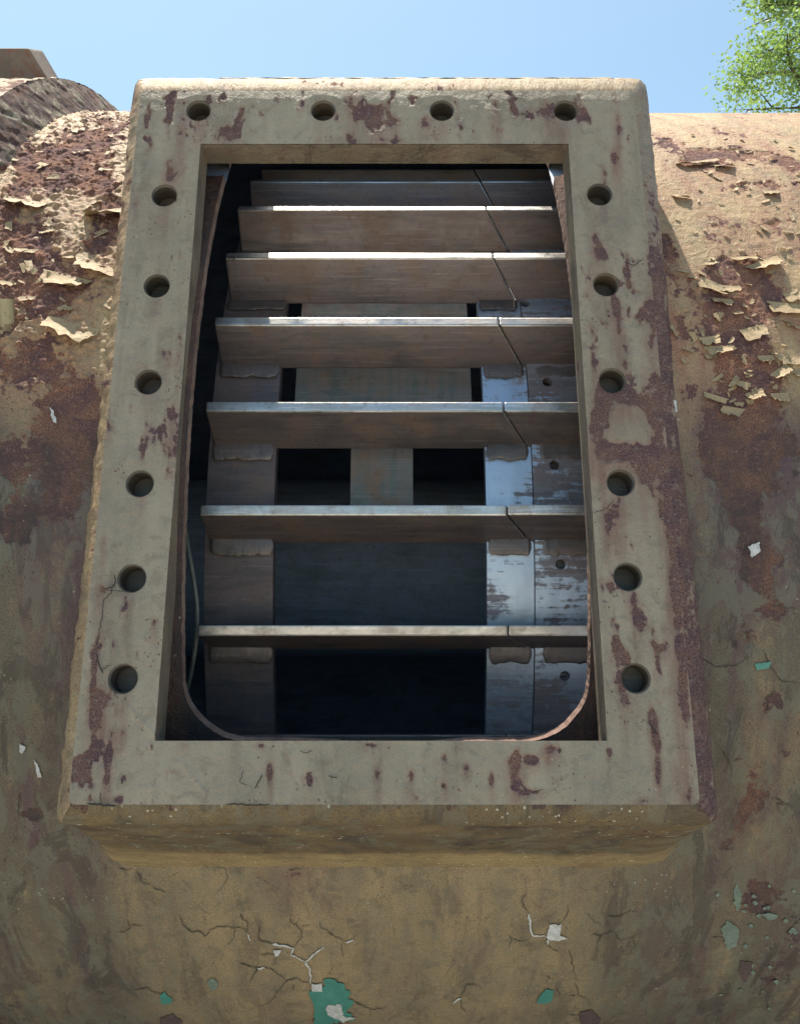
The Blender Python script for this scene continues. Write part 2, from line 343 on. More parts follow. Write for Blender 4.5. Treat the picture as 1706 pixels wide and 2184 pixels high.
purp = np.clip(purp+.55*lowz*sidez*ss(.1, .5, fbm(U*22, Sx_*1.6, 3, 83)), 0, 1)
shell = mesh_np('shell', P, Q, M_drum, drum, dict(f=f, dirt=dirt, suv=suv, stain=dst, purp=purp))
# the rough edge of the cut-out
k = 5; A = Acc(); nE = len(E); eu = U[E]; et = T[E]
rows = np.linspace(0, 1, k)
VV = np.zeros((nE, 2, k, 3))
for j, q in enumerate(rows):
    r = RD-TH*q; jit = .0035*fbm(et*RD*60+7, eu*60+q*9, 3, 55)*math.sin(PI*q)
    VV[:, :, j] = W3(*cyl(eu+jit, et, r))
F = []
ids = np.arange(nE*2*k).reshape(nE, 2, k)
for j in range(k-1): F.append(np.stack([ids[:, 0, j], ids[:, 1, j], ids[:, 1, j+1], ids[:, 0, j+1]], -1))
mesh_np('cut_edge', VV, np.concatenate(F), M_edge, shell, {}, False)
# inside face of the shell, and the end walls
U2, T2, Q2, E2 = grid_with_hole(spans((-4, -.6, .2), (-.6, .6, .01), (.6, 4.2, .2)), spans((R_(-180), R_(-40), R_(4)), (R_(-40), R_(60), .01/RD), (R_(60), R_(180), R_(4))), hole_sdf)
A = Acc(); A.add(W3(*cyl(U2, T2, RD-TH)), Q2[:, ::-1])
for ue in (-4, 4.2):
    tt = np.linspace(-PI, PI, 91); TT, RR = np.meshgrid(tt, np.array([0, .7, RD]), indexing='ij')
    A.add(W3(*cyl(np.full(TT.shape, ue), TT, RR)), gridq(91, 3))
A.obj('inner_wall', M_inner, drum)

# loose curled flakes of paint on the left side and a few on the right
fl = Acc()
def flake(u, t, size, curl, asym, spin):
    m = 7; a = np.linspace(-1, 1, m); b = np.linspace(0, 1, m)
    AA, BB = np.meshgrid(a, b, indexing='ij')
    sd = RNG.integers(0, 9999)
    wob = 1+.35*fbm(AA*1.7+3, BB*1.7, 3, sd)
    x = AA*size*asym*wob*(1-.35*BB**2); y = -BB*size*wob
    lift = size*curl*BB**1.7*(1+.5*AA*RNG.uniform(-1, 1))+size*.12*fbm(AA*3, BB*3, 2, sd+1)*BB
    y = y+lift*.25
    c, s = math.cos(spin), math.sin(spin)
    uu = u+c*x-s*y; tt = t+(s*x+c*y)/RD
    V = W3(*cyl(uu, tt, RD+.004+lift)); V2 = W3(*cyl(uu, tt, RD+.0025+lift))
    q = gridq(m, m); sv = np.stack([uu*S, tt*RD*S, np.zeros_like(uu)], -1)
    fl.add(V, q[:, ::-1], f=.5+.0*AA, dirt=.1+0*AA, suv=sv.reshape(-1, 3))
for i in range(100):
    x = RNG.uniform(-30, 262); y = RNG.uniform(270, 850)
    if y > 600+160*RNG.random(): continue
    u, t = on_drum(x, y)
    flake(float(u), float(t), RNG.uniform(.005, .015)*(1.9 if RNG.random() < .10 else 1), RNG.uniform(.05, .4)*(1.6 if RNG.random() < .2 else 1), RNG.uniform(.6, 1.5), RNG.normal(0, 1.1))
for x, y, sz in ((60,430,.04),(160,690,.045),(235,450,.045),(150,590,.04),(215,560,.04)):
    u, t = on_drum(x, y); flake(float(u), float(t), sz, RNG.uniform(.35, .6), 1.2, RNG.normal(0, .3))
for x, y, sz in ((1530,608,.030),(1552,612,.022),(1580,815,.016),(1680,650,.026),(1690,625,.024),(1605,835,.02),(1660,840,.018),(1525,845,.014),(1585,550,.02),(1510,720,.02),(1530,740,.022),(1600,700,.03),(1630,760,.016),(1655,790,.02),(1510,560,.016),(1620,560,.03),(1470,350,.02),(1500,345,.02),(1540,355,.02),(1640,410,.02),(1450,420,.016),(1690,760,.022),(1700,790,.018),(1560,870,.02),(1540,640,.018)):
    u, t = on_drum(x, y); flake(float(u), float(t), sz, RNG.uniform(.25, .6), RNG.uniform(.8, 1.7), RNG.normal(0, .3))
for i in range(150):
    u, t = on_drum(1600+RNG.normal(0, 75), RNG.uniform(290, 860)); flake(float(u), float(t), RNG.uniform(.003, .010), RNG.uniform(.1, .6), RNG.uniform(.7, 1.5), RNG.normal(0, 1.0))
fo = fl.obj('peeling_paint', M_drum, shell); fo['kind'] = 'stuff'

# ------------------------------------------------------------------ hatch frame
BL = on_plane(148, 1716); BR = on_plane(1492, 1716); TL = on_plane(300, 193); TR = on_plane(1352, 193)
FU0 = float((BL[0]+TL[0])/2); FU1 = float((BR[0]+TR[0])/2); FV0 = float(BL[1]); FV1 = float(TL[1])
IU0 = float((on_plane(332, 1580)[0]+on_plane(428, 308)[0])/2); IU1 = float((on_plane(1292, 1580)[0]+on_plane(1213, 308)[0])/2)
IV0 = float(on_plane(850, 1580)[1]); IV1 = float(on_plane(850, 308)[1])
TF = .055; HR = .0238
FR = [ # rust on the front face
 (750,215,14,34,.8),(802,268,34,20,.8),(835,258,16,18,.8),(1058,240,13,34,.8),(1168,238,20,26,.8),(905,258,18,13,.8),(720,300,40,8,.6),(860,300,60,8,.5),(480,278,26,14,.8),(388,285,10,24,.8),(365,362,14,24,.8),(392,350,10,22,.6),(288,428,16,24,.8),
 (1318,270,9,50,.7),(1309,338,8,20,.7),(1288,380,8,24,.5),(1280,540,15,22,.8),(1268,512,7,16,.8),(1320,690,18,34,.9),(1312,650,10,16,.7),(1362,622,20,8,.6),(1388,560,14,40,.9),(1392,690,22,50,.9),(1285,872,26,40,1.),(1330,850,42,20,.8),(1395,860,30,80,1.),(1310,965,50,24,1.),(1275,930,18,40,.9),(1385,990,38,60,1.),(1265,770,8,20,.8),
 (1312,1090,22,36,.9),(1295,1120,10,30,.6),(1425,1050,14,120,.8),(1440,1200,14,120,.9),(1445,1350,12,120,.8),(1462,1500,12,100,.7),(1352,1275,9,18,.8),(1362,1320,15,34,.8),(1408,1382,13,12,1.),(1405,1420,7,24,.7),(1328,1470,9,40,.7),(1330,1405,14,18,.8),(1390,1530,10,24,.8),(1398,1580,11,40,.8),(1402,1640,10,40,.7),(1470,1690,14,30,.8),(1368,1708,26,8,.8),(1440,1640,14,24,.5),
 (380,735,8,26,.7),(370,882,17,36,.6),(376,960,9,40,.7),(236,915,9,14,.9),(222,1160,8,22,.8),(216,1265,17,26,.8),(240,1230,6,20,.6),(268,1292,7,26,.7),(330,1327,7,15,.9),(243,1375,6,18,.7),(212,1500,24,36,.8),(250,1560,30,18,.7),(205,1540,20,30,.6),(232,1610,10,34,.9),(228,1660,11,40,.7),(252,1705,13,8,.9),(200,1430,12,40,.6),
 (575,1638,10,20,.9),(575,1665,6,24,.6),(660,1662,9,18,.9),(805,1650,10,30,.8),(806,1700,7,20,.6),(876,1660,10,22,.8),(948,1615,9,16,.8),(946,1675,10,12,.9),(994,1636,8,12,.9),(1047,1662,8,22,.8),(1092,1622,20,20,.9),(1100,1662,16,36,.8),(1130,1620,16,12,1.1),(1175,1600,19,14,1.2),(1130,1690,24,8,.6),(560,1592,12,7,.7),(390,1592,12,8,.6),(790,1588,30,6,.6),(980,1590,12,6,.5),(350,418,36,36,.25),(1278,415,36,34,.3),(1292,607,36,34,.3),(1305,812,40,38,.4),(1206,236,36,34,.35),(424,236,36,34,.3),(317,790,30,30,.35)]
TANISL = [(1345,908,34,30,-1.),(1330,1030,20,30,-.5),(1370,930,20,20,-.5)]
def pmap(x, y): u, v = on_plane(x, y); return float(u), float(v)
def frame_masks(U, V, d=0):
    f = .47+.15*fbm(U*6, V*6, 4, 103)+.10*fbm(U*34, V*34, 3, 104)
    b = blob_field(U, V, FR+TANISL, pmap)
    f = f-b*.72*(1+1.1*fbm(U*26, V*19, 4, 105))
    rj = ss(IU1-.01, IU1+.01, U)*ss(-.05, .25, V)*ss(1.3, .8, V); tp = ss(IV1-.02, IV1+.02, V); bt = ss(IV0+.02, IV0-.02, V); lj = ss(IU0+.01, IU0-.01, U)
    n1 = fbm(U*16+4, V*8, 5, 111); n2 = fbm(U*30, V*13, 4, 112)
    cl = ss(-.1, .35, fbm(U*7+3, V*4.5, 3, 113)); sp = ss(.0, .40, n2)
    f = f-(1.25*rj+1.15*tp+1.2*bt+.95*lj)*cl*(.62*sp+.16*np.clip(n1, 0, 1))-.07*rj
    cl2 = ss(-.15, .35, fbm(U*9+8, V*6, 3, 116)); f = f-(rj+.8*tp+.8*bt+.7*lj)*cl2*.50*ss(.10, .38, fbm(U*62, V*24, 4, 117))
    return f
def rrect(u0, u1, v0, v1, r, step):
    pts = []; nc = 7
    def line(a, b):
        L = math.dist(a, b); m = max(2, int(L/step)); return [(a[0]+(b[0]-a[0])*i/m, a[1]+(b[1]-a[1])*i/m) for i in range(m)]
    def arc(cx, cy, a0):
        return [(cx+r*math.cos(a0-PI/2*i/nc), cy+r*math.sin(a0-PI/2*i/nc)) for i in range(nc)]
    # clockwise from the top left: top, right, bottom, left
    pts += line((u0+r, v1), (u1-r, v1))+arc(u1-r, v1-r, PI/2)+line((u1, v1-r), (u1, v0+r))+arc(u1-r, v0+r, 0)+line((u1-r, v0), (u0+r, v0))+arc(u0+r, v0+r, -PI/2)+line((u0, v0+r), (u0, v1-r))+arc(u0+r, v1-r, PI)
    return np.array(pts)
OCR = .011
def frame_sdf_out(U, V):              # >0 where plate exists
    cx, cy = (FU0+FU1)/2, (FV0+FV1)/2; qx = np.abs(U-cx)-(FU1-FU0)/2+OCR; qy = np.abs(V-cy)-(FV1-FV0)/2+OCR
    return -(np.hypot(np.maximum(qx, 0), np.maximum(qy, 0))+np.minimum(np.maximum(qx, qy), 0)-OCR)
def frame_sdf(U, V):
    d = np.full(U.shape, 9.)
    for hu, hv in HUV: d = np.minimum(d, np.hypot(U-hu, V-hv)-HR)
    return d
gs = .0033
gu = spans((FU0, IU0, gs), (IU0, IU1, gs), (IU1, FU1, gs)); gv = spans((FV0, IV0, gs), (IV0, IV1, gs), (IV1, FV1, gs))
Ug, Vg = np.meshgrid(gu, gv, indexing='ij'); Qg = gridq(len(gu), len(gv)); Uf, Vf = Ug.ravel(), Vg.ravel()
cu, cv = Uf[Qg].mean(1), Vf[Qg].mean(1)
inop = (cu > IU0) & (cu < IU1) & (cv > IV0) & (cv < IV1)
hol = frame_sdf(cu, cv) < 0; outc = frame_sdf_out(cu, cv) < 0
def border(remove, keep):
    a = np.zeros(len(Uf), bool); b = a.copy(); a[Qg[remove].ravel()] = True; b[Qg[keep].ravel()] = True; return a & b
keep = ~(inop | hol | outc)
bh = border(hol, keep); bo = border(outc, keep)
def snap2(U, V, sdf, msk):
    for _ in range(5):
        e = 1e-4; d = sdf(U, V); gx = (sdf(U+e, V)-d)/e; gy = (sdf(U, V+e)-d)/e; g2 = np.maximum(gx*gx+gy*gy, .3)
        U = np.where(msk, U-d*gx/g2, U); V = np.where(msk, V-d*gy/g2, V)
    return U, V
Uf, Vf = snap2(Uf, Vf, frame_sdf, bh); Uf, Vf = snap2(Uf, Vf, frame_sdf_out, bo)
used, inv = np.unique(Qg[keep], return_inverse=True); Uf, Vf = Uf[used], Vf[used]; Qk = inv.reshape(-1, 4)
ff = frame_masks(Uf, Vf)
stn = np.clip(blob_field(Uf, Vf, [(x, y+ry*1.3, rx*1.15, ry*1.7, a*.75) for x, y, rx, ry, a in FR]+[(x, y+45, 16, 40, .45) for x, y in HOLES], pmap), 0, 1)
edge_w = np.minimum(np.minimum(np.abs(frame_sdf(Uf, Vf)), np.abs(frame_sdf_out(Uf, Vf))), .02)/.02
cov = ss(-.03, .03, ff)
hh = .0016*fbm(Uf*9, Vf*9, 4, 201)+.0007*fbm(Uf*50, Vf*50, 3, 202)+cov*.0014+.0022*np.exp(-np.clip(ff, 0, 9)/.06)*cov*np.clip(fbm(Uf*30, Vf*30, 2, 203)+.3, 0, 1)+(1-cov)*.001*fbm(Uf*90, Vf*90, 2, 204)
for (xa, ya), (xb, yb) in (((225, 1462), (335, 1570)), ((383, 1622), (452, 1708))):
    a = np.array(on_plane(xa, ya)); b = np.array(on_plane(xb, yb)); ab = b-a; L = ab@ab
    tq = np.clip(((Uf-a[0])*ab[0]+(Vf-a[1])*ab[1])/L, 0, 1); dq = np.hypot(Uf-a[0]-tq*ab[0], Vf-a[1]-tq*ab[1]); hh += .0022*np.exp(-(dq/.003)**2)
hh *= edge_w
fa = Acc(); sv = lambda u, v: np.stack([np.ravel(u)*S, np.ravel(v)*S, np.zeros(np.size(u))], -1)
fdirt = np.clip(.12+.40*fbm(Uf*7, Vf*3, 3, 210)+.35*np.clip(fbm(Uf*38, Vf*2.5, 4, 211), 0, 1), 0, 1); stn = np.clip(stn+.5*np.clip(fbm(Uf*24, Vf*2.2, 4, 212)-.12, 0, 1), 0, 1)
fa.add(W3(Uf, Vf, D0-hh), Qk[:, ::-1], f=ff, dirt=fdirt, stain=stn, suv=sv(Uf, Vf))
# mitre weld scratches at the lower left corner
# inner walls of the opening
ip = rrect(IU0, IU1, IV0, IV1, .0001, .006); ip = np.concatenate([ip, ip[:1]]); dd = np.linspace(0, TF, 9)
PU = np.repeat(ip[:, 0][:, None], len(dd), 1); PV = np.repeat(ip[:, 1][:, None], len(dd), 1); DD = np.repeat(dd[None], len(ip), 0)
topm = ss(IV1-.01, IV1-.002, PV)
fi = .28+.25*fbm(PU*12+PV*3, DD*40+PV*9, 4, 220)
fa.add(W3(PU, PV, D0+DD), gridq(len(ip), len(dd)), stain=.25+0*PU, f=fi, dirt=np.clip(.75+.5*fbm(PU*10, PV*10+DD*9, 3, 221), 0, 1.3), suv=np.stack([(PU*S).ravel(), ((PV+DD)*S).ravel(), (DD*S).ravel()], -1))
frame = fa.obj('access_frame', M_frame, drum)
def face_crack(pts, w0):
    P = []
    for (a, b) in zip(pts[:-1], pts[1:]):
        m = max(2, int(math.dist(a, b)/3)); P += [(a[0]+(b[0]-a[0])*i/m, a[1]+(b[1]-a[1])*i/m) for i in range(m)]
    P = np.array(P+[pts[-1]], float); P = P+2.2*np.stack([pnoise(P[:, 0]*.15, P[:, 1]*.15, 501), pnoise(P[:, 0]*.15+50, P[:, 1]*.15, 502)], -1)
    tq = np.linspace(0, 1, len(P)); wv = w0*np.minimum(1, np.minimum(tq, 1-tq)*6+.2); d = np.gradient(P, axis=0); d /= np.maximum(np.linalg.norm(d, axis=1), 1e-6)[:, None]; nn = np.stack([-d[:, 1], d[:, 0]], -1)
    V = [W3(*on_plane((P+nn*wv[:, None]*k)[:, 0], (P+nn*wv[:, None]*k)[:, 1], D0-.0052), D0-.0052) for k in (1, -1)]
    mesh_np('paint_crack', np.stack(V, 1), gridq(len(P), 2), M_crk, frame)
N = NT('dark open crack'); M_crk = N.out((.045, .036, .03), .95, 0.)
for pts, w_ in (([(245,1225),(247,1240),(238,1252),(222,1258)],1.5),([(247,1240),(238,1262),(222,1280),(218,1310),(212,1350),(208,1385)],.9),([(208,1395),(212,1420),(222,1438)],1.7),([(218,1428),(236,1418)],.8),([(222,1258),(270,1262)],.7),([(185,1713),(215,1716),(250,1718)],2.2),([(480,1715),(520,1716),(578,1717)],1.6),([(214,1690),(216,1714)],1.0),([(560,1650),(552,1668),(544,1682)],1.2),([(520,1640),(512,1668),(530,1675)],.8),([(1262,1095),(1290,1086),(1310,1066)],.7),([(1330,560),(1350,565),(1372,552)],.9),([(1260,1380),(1252,1400),(1238,1408)],1.3),([(1385,1540),(1395,1560),(1402,1566)],2.0),([(700,1655),(720,1660)],1.2),([(1130,1690),(1160,1684)],.8),([(640,1600),(655,1606),(668,1600)],.8),([(262,1665),(260,1672)],1.8)): face_crack(pts, w_)
# bolt holes: threaded walls and a dark bottom
na = 28
an = np.linspace(0, 2*PI, na+1)
for hu, hv in HUV:
    hb = Acc()
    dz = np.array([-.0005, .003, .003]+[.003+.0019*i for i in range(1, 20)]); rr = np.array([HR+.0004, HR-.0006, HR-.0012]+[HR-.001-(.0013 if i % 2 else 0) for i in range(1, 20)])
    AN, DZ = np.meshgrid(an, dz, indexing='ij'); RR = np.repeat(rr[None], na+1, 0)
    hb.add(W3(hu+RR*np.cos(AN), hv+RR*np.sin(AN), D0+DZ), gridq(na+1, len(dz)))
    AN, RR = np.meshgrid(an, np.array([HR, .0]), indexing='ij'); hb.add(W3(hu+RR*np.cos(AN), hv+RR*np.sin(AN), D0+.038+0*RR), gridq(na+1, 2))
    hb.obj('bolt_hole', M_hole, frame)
# chamfered rim all round, then the skirt down to the drum
op = rrect(FU0, FU1, FV0, FV1, OCR, .0035)
nx = np.roll(op, -1, 0)-np.roll(op, 1, 0); nx = np.stack([-nx[:, 1], nx[:, 0]], -1); nx /= np.linalg.norm(nx, axis=1)[:, None]   # outward for a clockwise path
wt = np.where(nx[:, 0] > 0, 1.32, .98)*nx[:, 0]**2+np.where(nx[:, 1] > 0, 2.05, 1.15)*nx[:, 1]**2
op2 = np.concatenate([op, op[:1]]); nx2 = np.concatenate([nx, nx[:1]]); wt2 = np.concatenate([wt, wt[:1]])
prof = [(0, 0), (.0014, .0003), (.005, .002), (.011, .007), (.018, .0135), (.0245, .0225), (.0288, .033), (.030, .045), (.030, TF)]
o_ = np.array([p[0] for p in prof]); d_ = np.array([p[1] for p in prof])
arc = np.concatenate([[0], np.cumsum(np.linalg.norm(np.diff(op2, axis=0), axis=1))])
sgn = lambda x: np.sign(x)*np.minimum(1, np.abs(x)*1.28)
wu = np.where(nx2[:, 0] > 0, 1.32, .98); wv_ = np.where(nx2[:, 1] > 0, 2.05, 1.15)
CU = op2[:, 0][:, None]+(sgn(nx2[:, 0])*wu)[:, None]*o_; CV = op2[:, 1][:, None]+(sgn(nx2[:, 1])*wv_)[:, None]*o_
CD = np.repeat(d_[None], len(op2), 0); AR = np.repeat(arc[:, None], len(o_), 1)
nz = (.0040+.0035*ss(-.3, -.9, nx2[:, 0])[:, None])*fbm(AR*28, CD*60, 4, 301)*np.minimum(1, np.arange(len(o_))/3.)[None]
CU = CU+nx2[:, 0][:, None]*nz; CV = CV+nx2[:, 1][:, None]*nz
rightm = ss(.2, .9, nx2[:, 0])[:, None]*ss(1.05, .75, CV)
fc = .20+.45*fbm(AR*9, CD*35, 4, 302)-.40*rightm
isb = nx2[:, 1] < -.75; ib = np.where(isb)[0]; b0, b1 = ib[0], ib[-1]
it = np.where(nx2[:, 1] > .75)[0]; t_end = [q for q in it if q < len(op2)//3][-1]
rim = Acc(); low = Acc(); topr = Acc()
for acc, i_, sd in ((topr, np.arange(0, t_end+1), 0), (rim, np.arange(t_end, b0+1), 0), (topr, np.arange(b1, len(op2)), 0), (low, np.arange(b0, b1+1), 1)):
    g = (slice(i_[0], i_[-1]+1),)
    acc.add(W3(CU[g], CV[g], D0+CD[g]), gridq(len(i_), len(o_)), f=fc[g]+((.12-.5*ss(.012, .0, CD[g])*(fbm(AR[g]*14, CD[g]*0, 3, 335)+.3)) if sd else 0), dirt=np.clip(.25+.55*sd+.3*fbm(AR[g]*12, CD[g]*30, 3, 333), 0, 1), suv=np.stack([(AR[g]*S).ravel(), ((CD[g]+AR[g]*.3*(1-sd))*S).ravel(), (CD[g]*S).ravel()], -1))
low.obj('lower_rim', M_skirt, frame); topr.obj('sun_toned_rim', M_drum, frame)  # top and left rim in drum tan, warmer colour standing in for sunlight
# back of the flange
bgU = spans((FU0-.01, IU0, .03), (IU0, IU1, .05), (IU1, FU1+.01, .03)); bgV = spans((FV0-.02, IV0, .03), (IV0, IV1, .05), (IV1, FV1+.02, .03))
BU, BV = np.meshgrid(bgU, bgV, indexing='ij'); bq = gridq(len(bgU), len(bgV)); bu, bv = BU.ravel()[bq].mean(1), BV.ravel()[bq].mean(1)
bq = bq[~((bu > IU0) & (bu < IU1) & (bv > IV0) & (bv < IV1))]
rim.add(W3(BU, BV, D0+TF), bq, f=np.full(BU.size, .1), dirt=np.full(BU.size, .8), suv=sv(BU, BV))
rim.obj('rim', M_frame, frame)
# skirt: sides and bottom only, the top stays open behind the flange
sel = np.where(~((nx2[:, 1] > .8) & (op2[:, 0] > -.33)))[0]
i0 = np.where((nx2[:, 1] < .8))[0][0]; top_left = np.where((nx2[:, 1] > .8) & (op2[:, 0] < -.33))[0]
sk = np.concatenate([np.arange(i0, len(op2)-1), top_left])
bot = ss(-.2, -.95, nx2[sk, 1])[:, None]
K = 26; q = np.linspace(0, 1, K)[None]
offs = wt2[sk][:, None]*.030
off = offs+bot*(.085*q+.014*ss(.70, 1.0, q)**1.5)-(1-bot)*.010*q
ex = off-offs; SU = op2[sk, 0][:, None]+(sgn(nx2[sk, 0])*wu[sk])[:, None]*.030+nx2[sk, 0][:, None]*ex; SV = op2[sk, 1][:, None]+(sgn(nx2[sk, 1])*wv_[sk])[:, None]*.030+nx2[sk, 1][:, None]*ex
dd = NC-np.sqrt(np.maximum(RD**2-(SV-VC)**2, .1))-D0
d_end = NC-np.sqrt(np.maximum(RD**2-(SV[:, -1:]-VC)**2, .1))-D0+.006
SU = (FU0+FU1)/2+(SU-(FU0+FU1)/2)*(1-.085*q*ss(FV0+.22, FV0-.02, SV)); SD = TF+(np.maximum(d_end, TF)-TF)*q
ARs = np.repeat(arc[sk][:, None], K, 1)
nzs = .0035*fbm(ARs*14, SD*30, 4, 311); SU = SU+nx2[sk, 0][:, None]*nzs; SV = SV+nx2[sk, 1][:, None]*nzs
band = bot*ss(.70, .80, q)
fs = .27+.5*fbm(ARs*7, SD*22, 4, 312)+.2*band-(1-bot)*.25
skirt = Acc(); skirt.add(W3(SU, SV, D0+SD), gridq(len(sk), K), f=fs, dirt=np.clip(.95*(1-band)+.9*fbm(ARs*6, SD*16, 4, 313), 0, 1.3), stain=np.clip(.9*fbm(ARs*9, SD*12, 4, 314)+.1, 0, 1), suv=np.stack([(ARs*S*.6).ravel(), (SD*S*2.0).ravel(), (SD*0).ravel()], -1))
skirt.obj('skirt', M_skirt, frame)

# ------------------------------------------------------------------ coaming lip above the hidden opening, rib ring, lug, pipe
def ring_sector(name, u0, u1, t0, t1, r0, r1, mat, parent, nu=2, ntn=60, noise=0, fmul=0., sweep_attr=True):
    """solid sector of a ring: outer face, two end faces, two side faces, with paint attributes"""
    A = Acc(); t = np.linspace(t0, t1, ntn)
    def at(U, T, Rr, sd):
        f = .14+.6*fbm(U*12+Rr*30, T*RD*12, 5, sd)+fmul; h = noise*fbm(U*22, T*RD*22+Rr*30, 4, sd+1)
        return f, h
    for (a, b, kind) in (('r', r1, 0), ('r', r0, 0), ('u', u0, 1), ('u', u1, 1), ('t', t0, 2), ('t', t1, 2)):
        if a == 'r': UU, TT = np.meshgrid(np.linspace(u0, u1, nu), t, indexing='ij'); RR = np.full(UU.shape, b)
        elif a == 'u': RR, TT = np.meshgrid(np.linspace(r0, r1, 30 if noise else 2), t, indexing='ij'); UU = np.full(RR.shape, b)
        else: UU, RR = np.meshgrid(np.linspace(u0, u1, nu), np.linspace(r0, r1, 6), indexing='ij'); TT = np.full(UU.shape, b)
        f, h = at(UU, TT, RR, 400+kind*7)
        r2 = RR+(h if a == 'r' else 0); u2 = UU+(h if a == 'u' else 0)
        if noise > .005 and b == u1: u2 = u2+.006*fbm(RR*40, TT*RD*40, 4, 434)+.07*(r1-RR)/(r1-r0); f = f-.12+.22*fbm(RR*16, TT*RD*24, 4, 433)
        side = RR*S if a != 'r' else UU*S
        A.add(W3(*cyl(u2, TT, r2)), gridq(*UU.shape), f=f, dirt=np.full(UU.size, .85 if (kind == 1 and noise > .005) else .35), suv=np.stack([side.ravel(), (TT*RD*S).ravel(), 0*side.ravel()], -1))
    return A.obj(name, mat, parent)
ring_sector('coaming', -.46, .54, R_(45.5), R_(49.5), RD-.01, 1.485, M_drum, drum, nu=60, ntn=8, noise=.004)
ring = ring_sector('stiffening_ring', -1.60, -.90, R_(-70), R_(110), RD-.02, 1.485, M_drum, drum, nu=120, ntn=700, noise=.007, fmul=-.10)
# lug on the ring: block with one sloping side
bm = bmesh.new()
pr = [(-1.45, 1.47), (-.905, 1.47), (-.945, 1.552), (-1.45, 1.552)]
for tt in (R_(46.5), R_(50)):
    for u, r in pr: bm.verts.new(W3(*cyl(u, tt, r)))
bm.verts.ensure_lookup_table(); v = bm.verts
bm.faces.new(v[:4]); bm.faces.new(v[4:][::-1])
for i in range(4): bm.faces.new((v[i], v[(i+1) % 4], v[4+(i+1) % 4], v[4+i]))
def simple_paint(name, a, b, r): 
    N = NT(name); tc = N.n('ShaderNodeTexCoord').outputs['Object']; n1 = N.noise(tc, 14, 7, .65, .3); n2 = N.noise(tc, 150, 4, .7)
    c = N.mix(N.step(n1, .4, .62), a, b); c = N.mix(N.step(N.noise(tc, 30, 6, .7), .56, .6), c, r)
    return N.out(c, .8, 0., N.bump(n2, .002, .6))
M_lug = simple_paint('brown lug paint', (.20, .155, .13), (.15, .12, .105), (.20, .11, .085))
bm_obj('lug', bm, M_lug, ring, bevel=.004)
def tube_np(pts, rad, nseg=14):
    pts = np.asarray(pts, float); m = len(pts); d = np.gradient(pts, axis=0); d /= np.linalg.norm(d, axis=1)[:, None]
    ref = np.array([.3, .2, 1.]) if abs(d[0][2]) < .9 else np.array([1., .2, 0])
    a = np.cross(d, ref); a /= np.linalg.norm(a, axis=1)[:, None]; b = np.cross(d, a)
    th = np.linspace(0, 2*PI, nseg+1); rad = np.broadcast_to(rad, (m,))
    V = pts[:, None]+rad[:, None, None]*(np.cos(th)[None, :, None]*a[:, None]+np.sin(th)[None, :, None]*b[:, None])
    return V, gridq(m, nseg+1)
u, t = on_drum(14, 700); c0 = np.array(cyl(float(u), float(t), RD-.01)); c1 = c0+np.array([0, .052, -.026])
A = Acc()
pp = np.array([W3(*(c0+(c1-c0)*q)) for q in (0, .3, .6, 1)]); V, F = tube_np(pp, .0135*S); A.add(V, F)
V, F = tube_np(pp[::-1], .0095*S); A.add(V, F)
V1, _ = tube_np(pp, .0135*S); V2, _ = tube_np(pp, .0095*S); A.add(np.stack([V1[-1], V2[-1]], 1), gridq(15, 2))
A.obj('pipe_stub', simple_paint('dull brass pipe', (.42, .38, .24), (.36, .30, .18), (.2, .14, .09)), drum)

# ------------------------------------------------------------------ cracks and exposed primer on the lower shell
def zl(x, y): return (x*900/1706*.93943, (1725+y*600/1137)*.93943)
def zr(x, y): return ((900+x*916/1706)*.93943, (1725+y*600/1117)*.93943)
CR_L = [[(770,660),(790,700),(830,735),(855,728),(890,755),(905,725),(935,710),(985,712),(1045,718),(1070,735),(1078,770),(1060,800)],[(1040,650),(1045,680),(1065,690),(1070,735)],[(1015,720),(1005,760),(965,805)],
 [(1120,690),(1115,765),(1170,785),(1240,790),(1262,800),(1258,830),(1315,860),(1335,900),(1338,955)],[(1250,660),(1255,690),(1300,725),(1300,755),(1262,800)],[(1315,860),(1360,820),(1400,790)],[(1338,955),(1275,930),(1240,942),(1195,985),(1165,1035),(1115,1055)],[(1030,865),(1110,890),(1145,880),(1190,910),(1240,942)],[(1110,890),(1070,955)],
 [(1375,690),(1385,715),(1430,745),(1490,775),(1525,768),(1535,715)],[(885,435),(905,470)],[(930,455),(970,460),(985,495),(965,535),(918,577)],[(520,455),(545,470),(575,462)],[(595,470),(620,525),(655,530)],[(660,545),(715,565)],[(555,680),(565,710),(545,730),(500,735)],[(565,705),(620,700)],[(580,985),(640,970),(655,990),(700,995),(720,980)],
 [(1525,1035),(1590,1060),(1600,1100)],[(1590,1065),(1665,1060)],[(1195,825),(1150,830),(1110,838)],[(1195,825),(1180,880)],[(1265,960),(1262,985)],[(1300,710),(1340,700)],[(160,320),(165,350),(130,385)],[(410,870),(400,905)],[(1410,920),(1440,870)],[(1245,470),(1310,458)],[(1470,780),(1475,840)]]
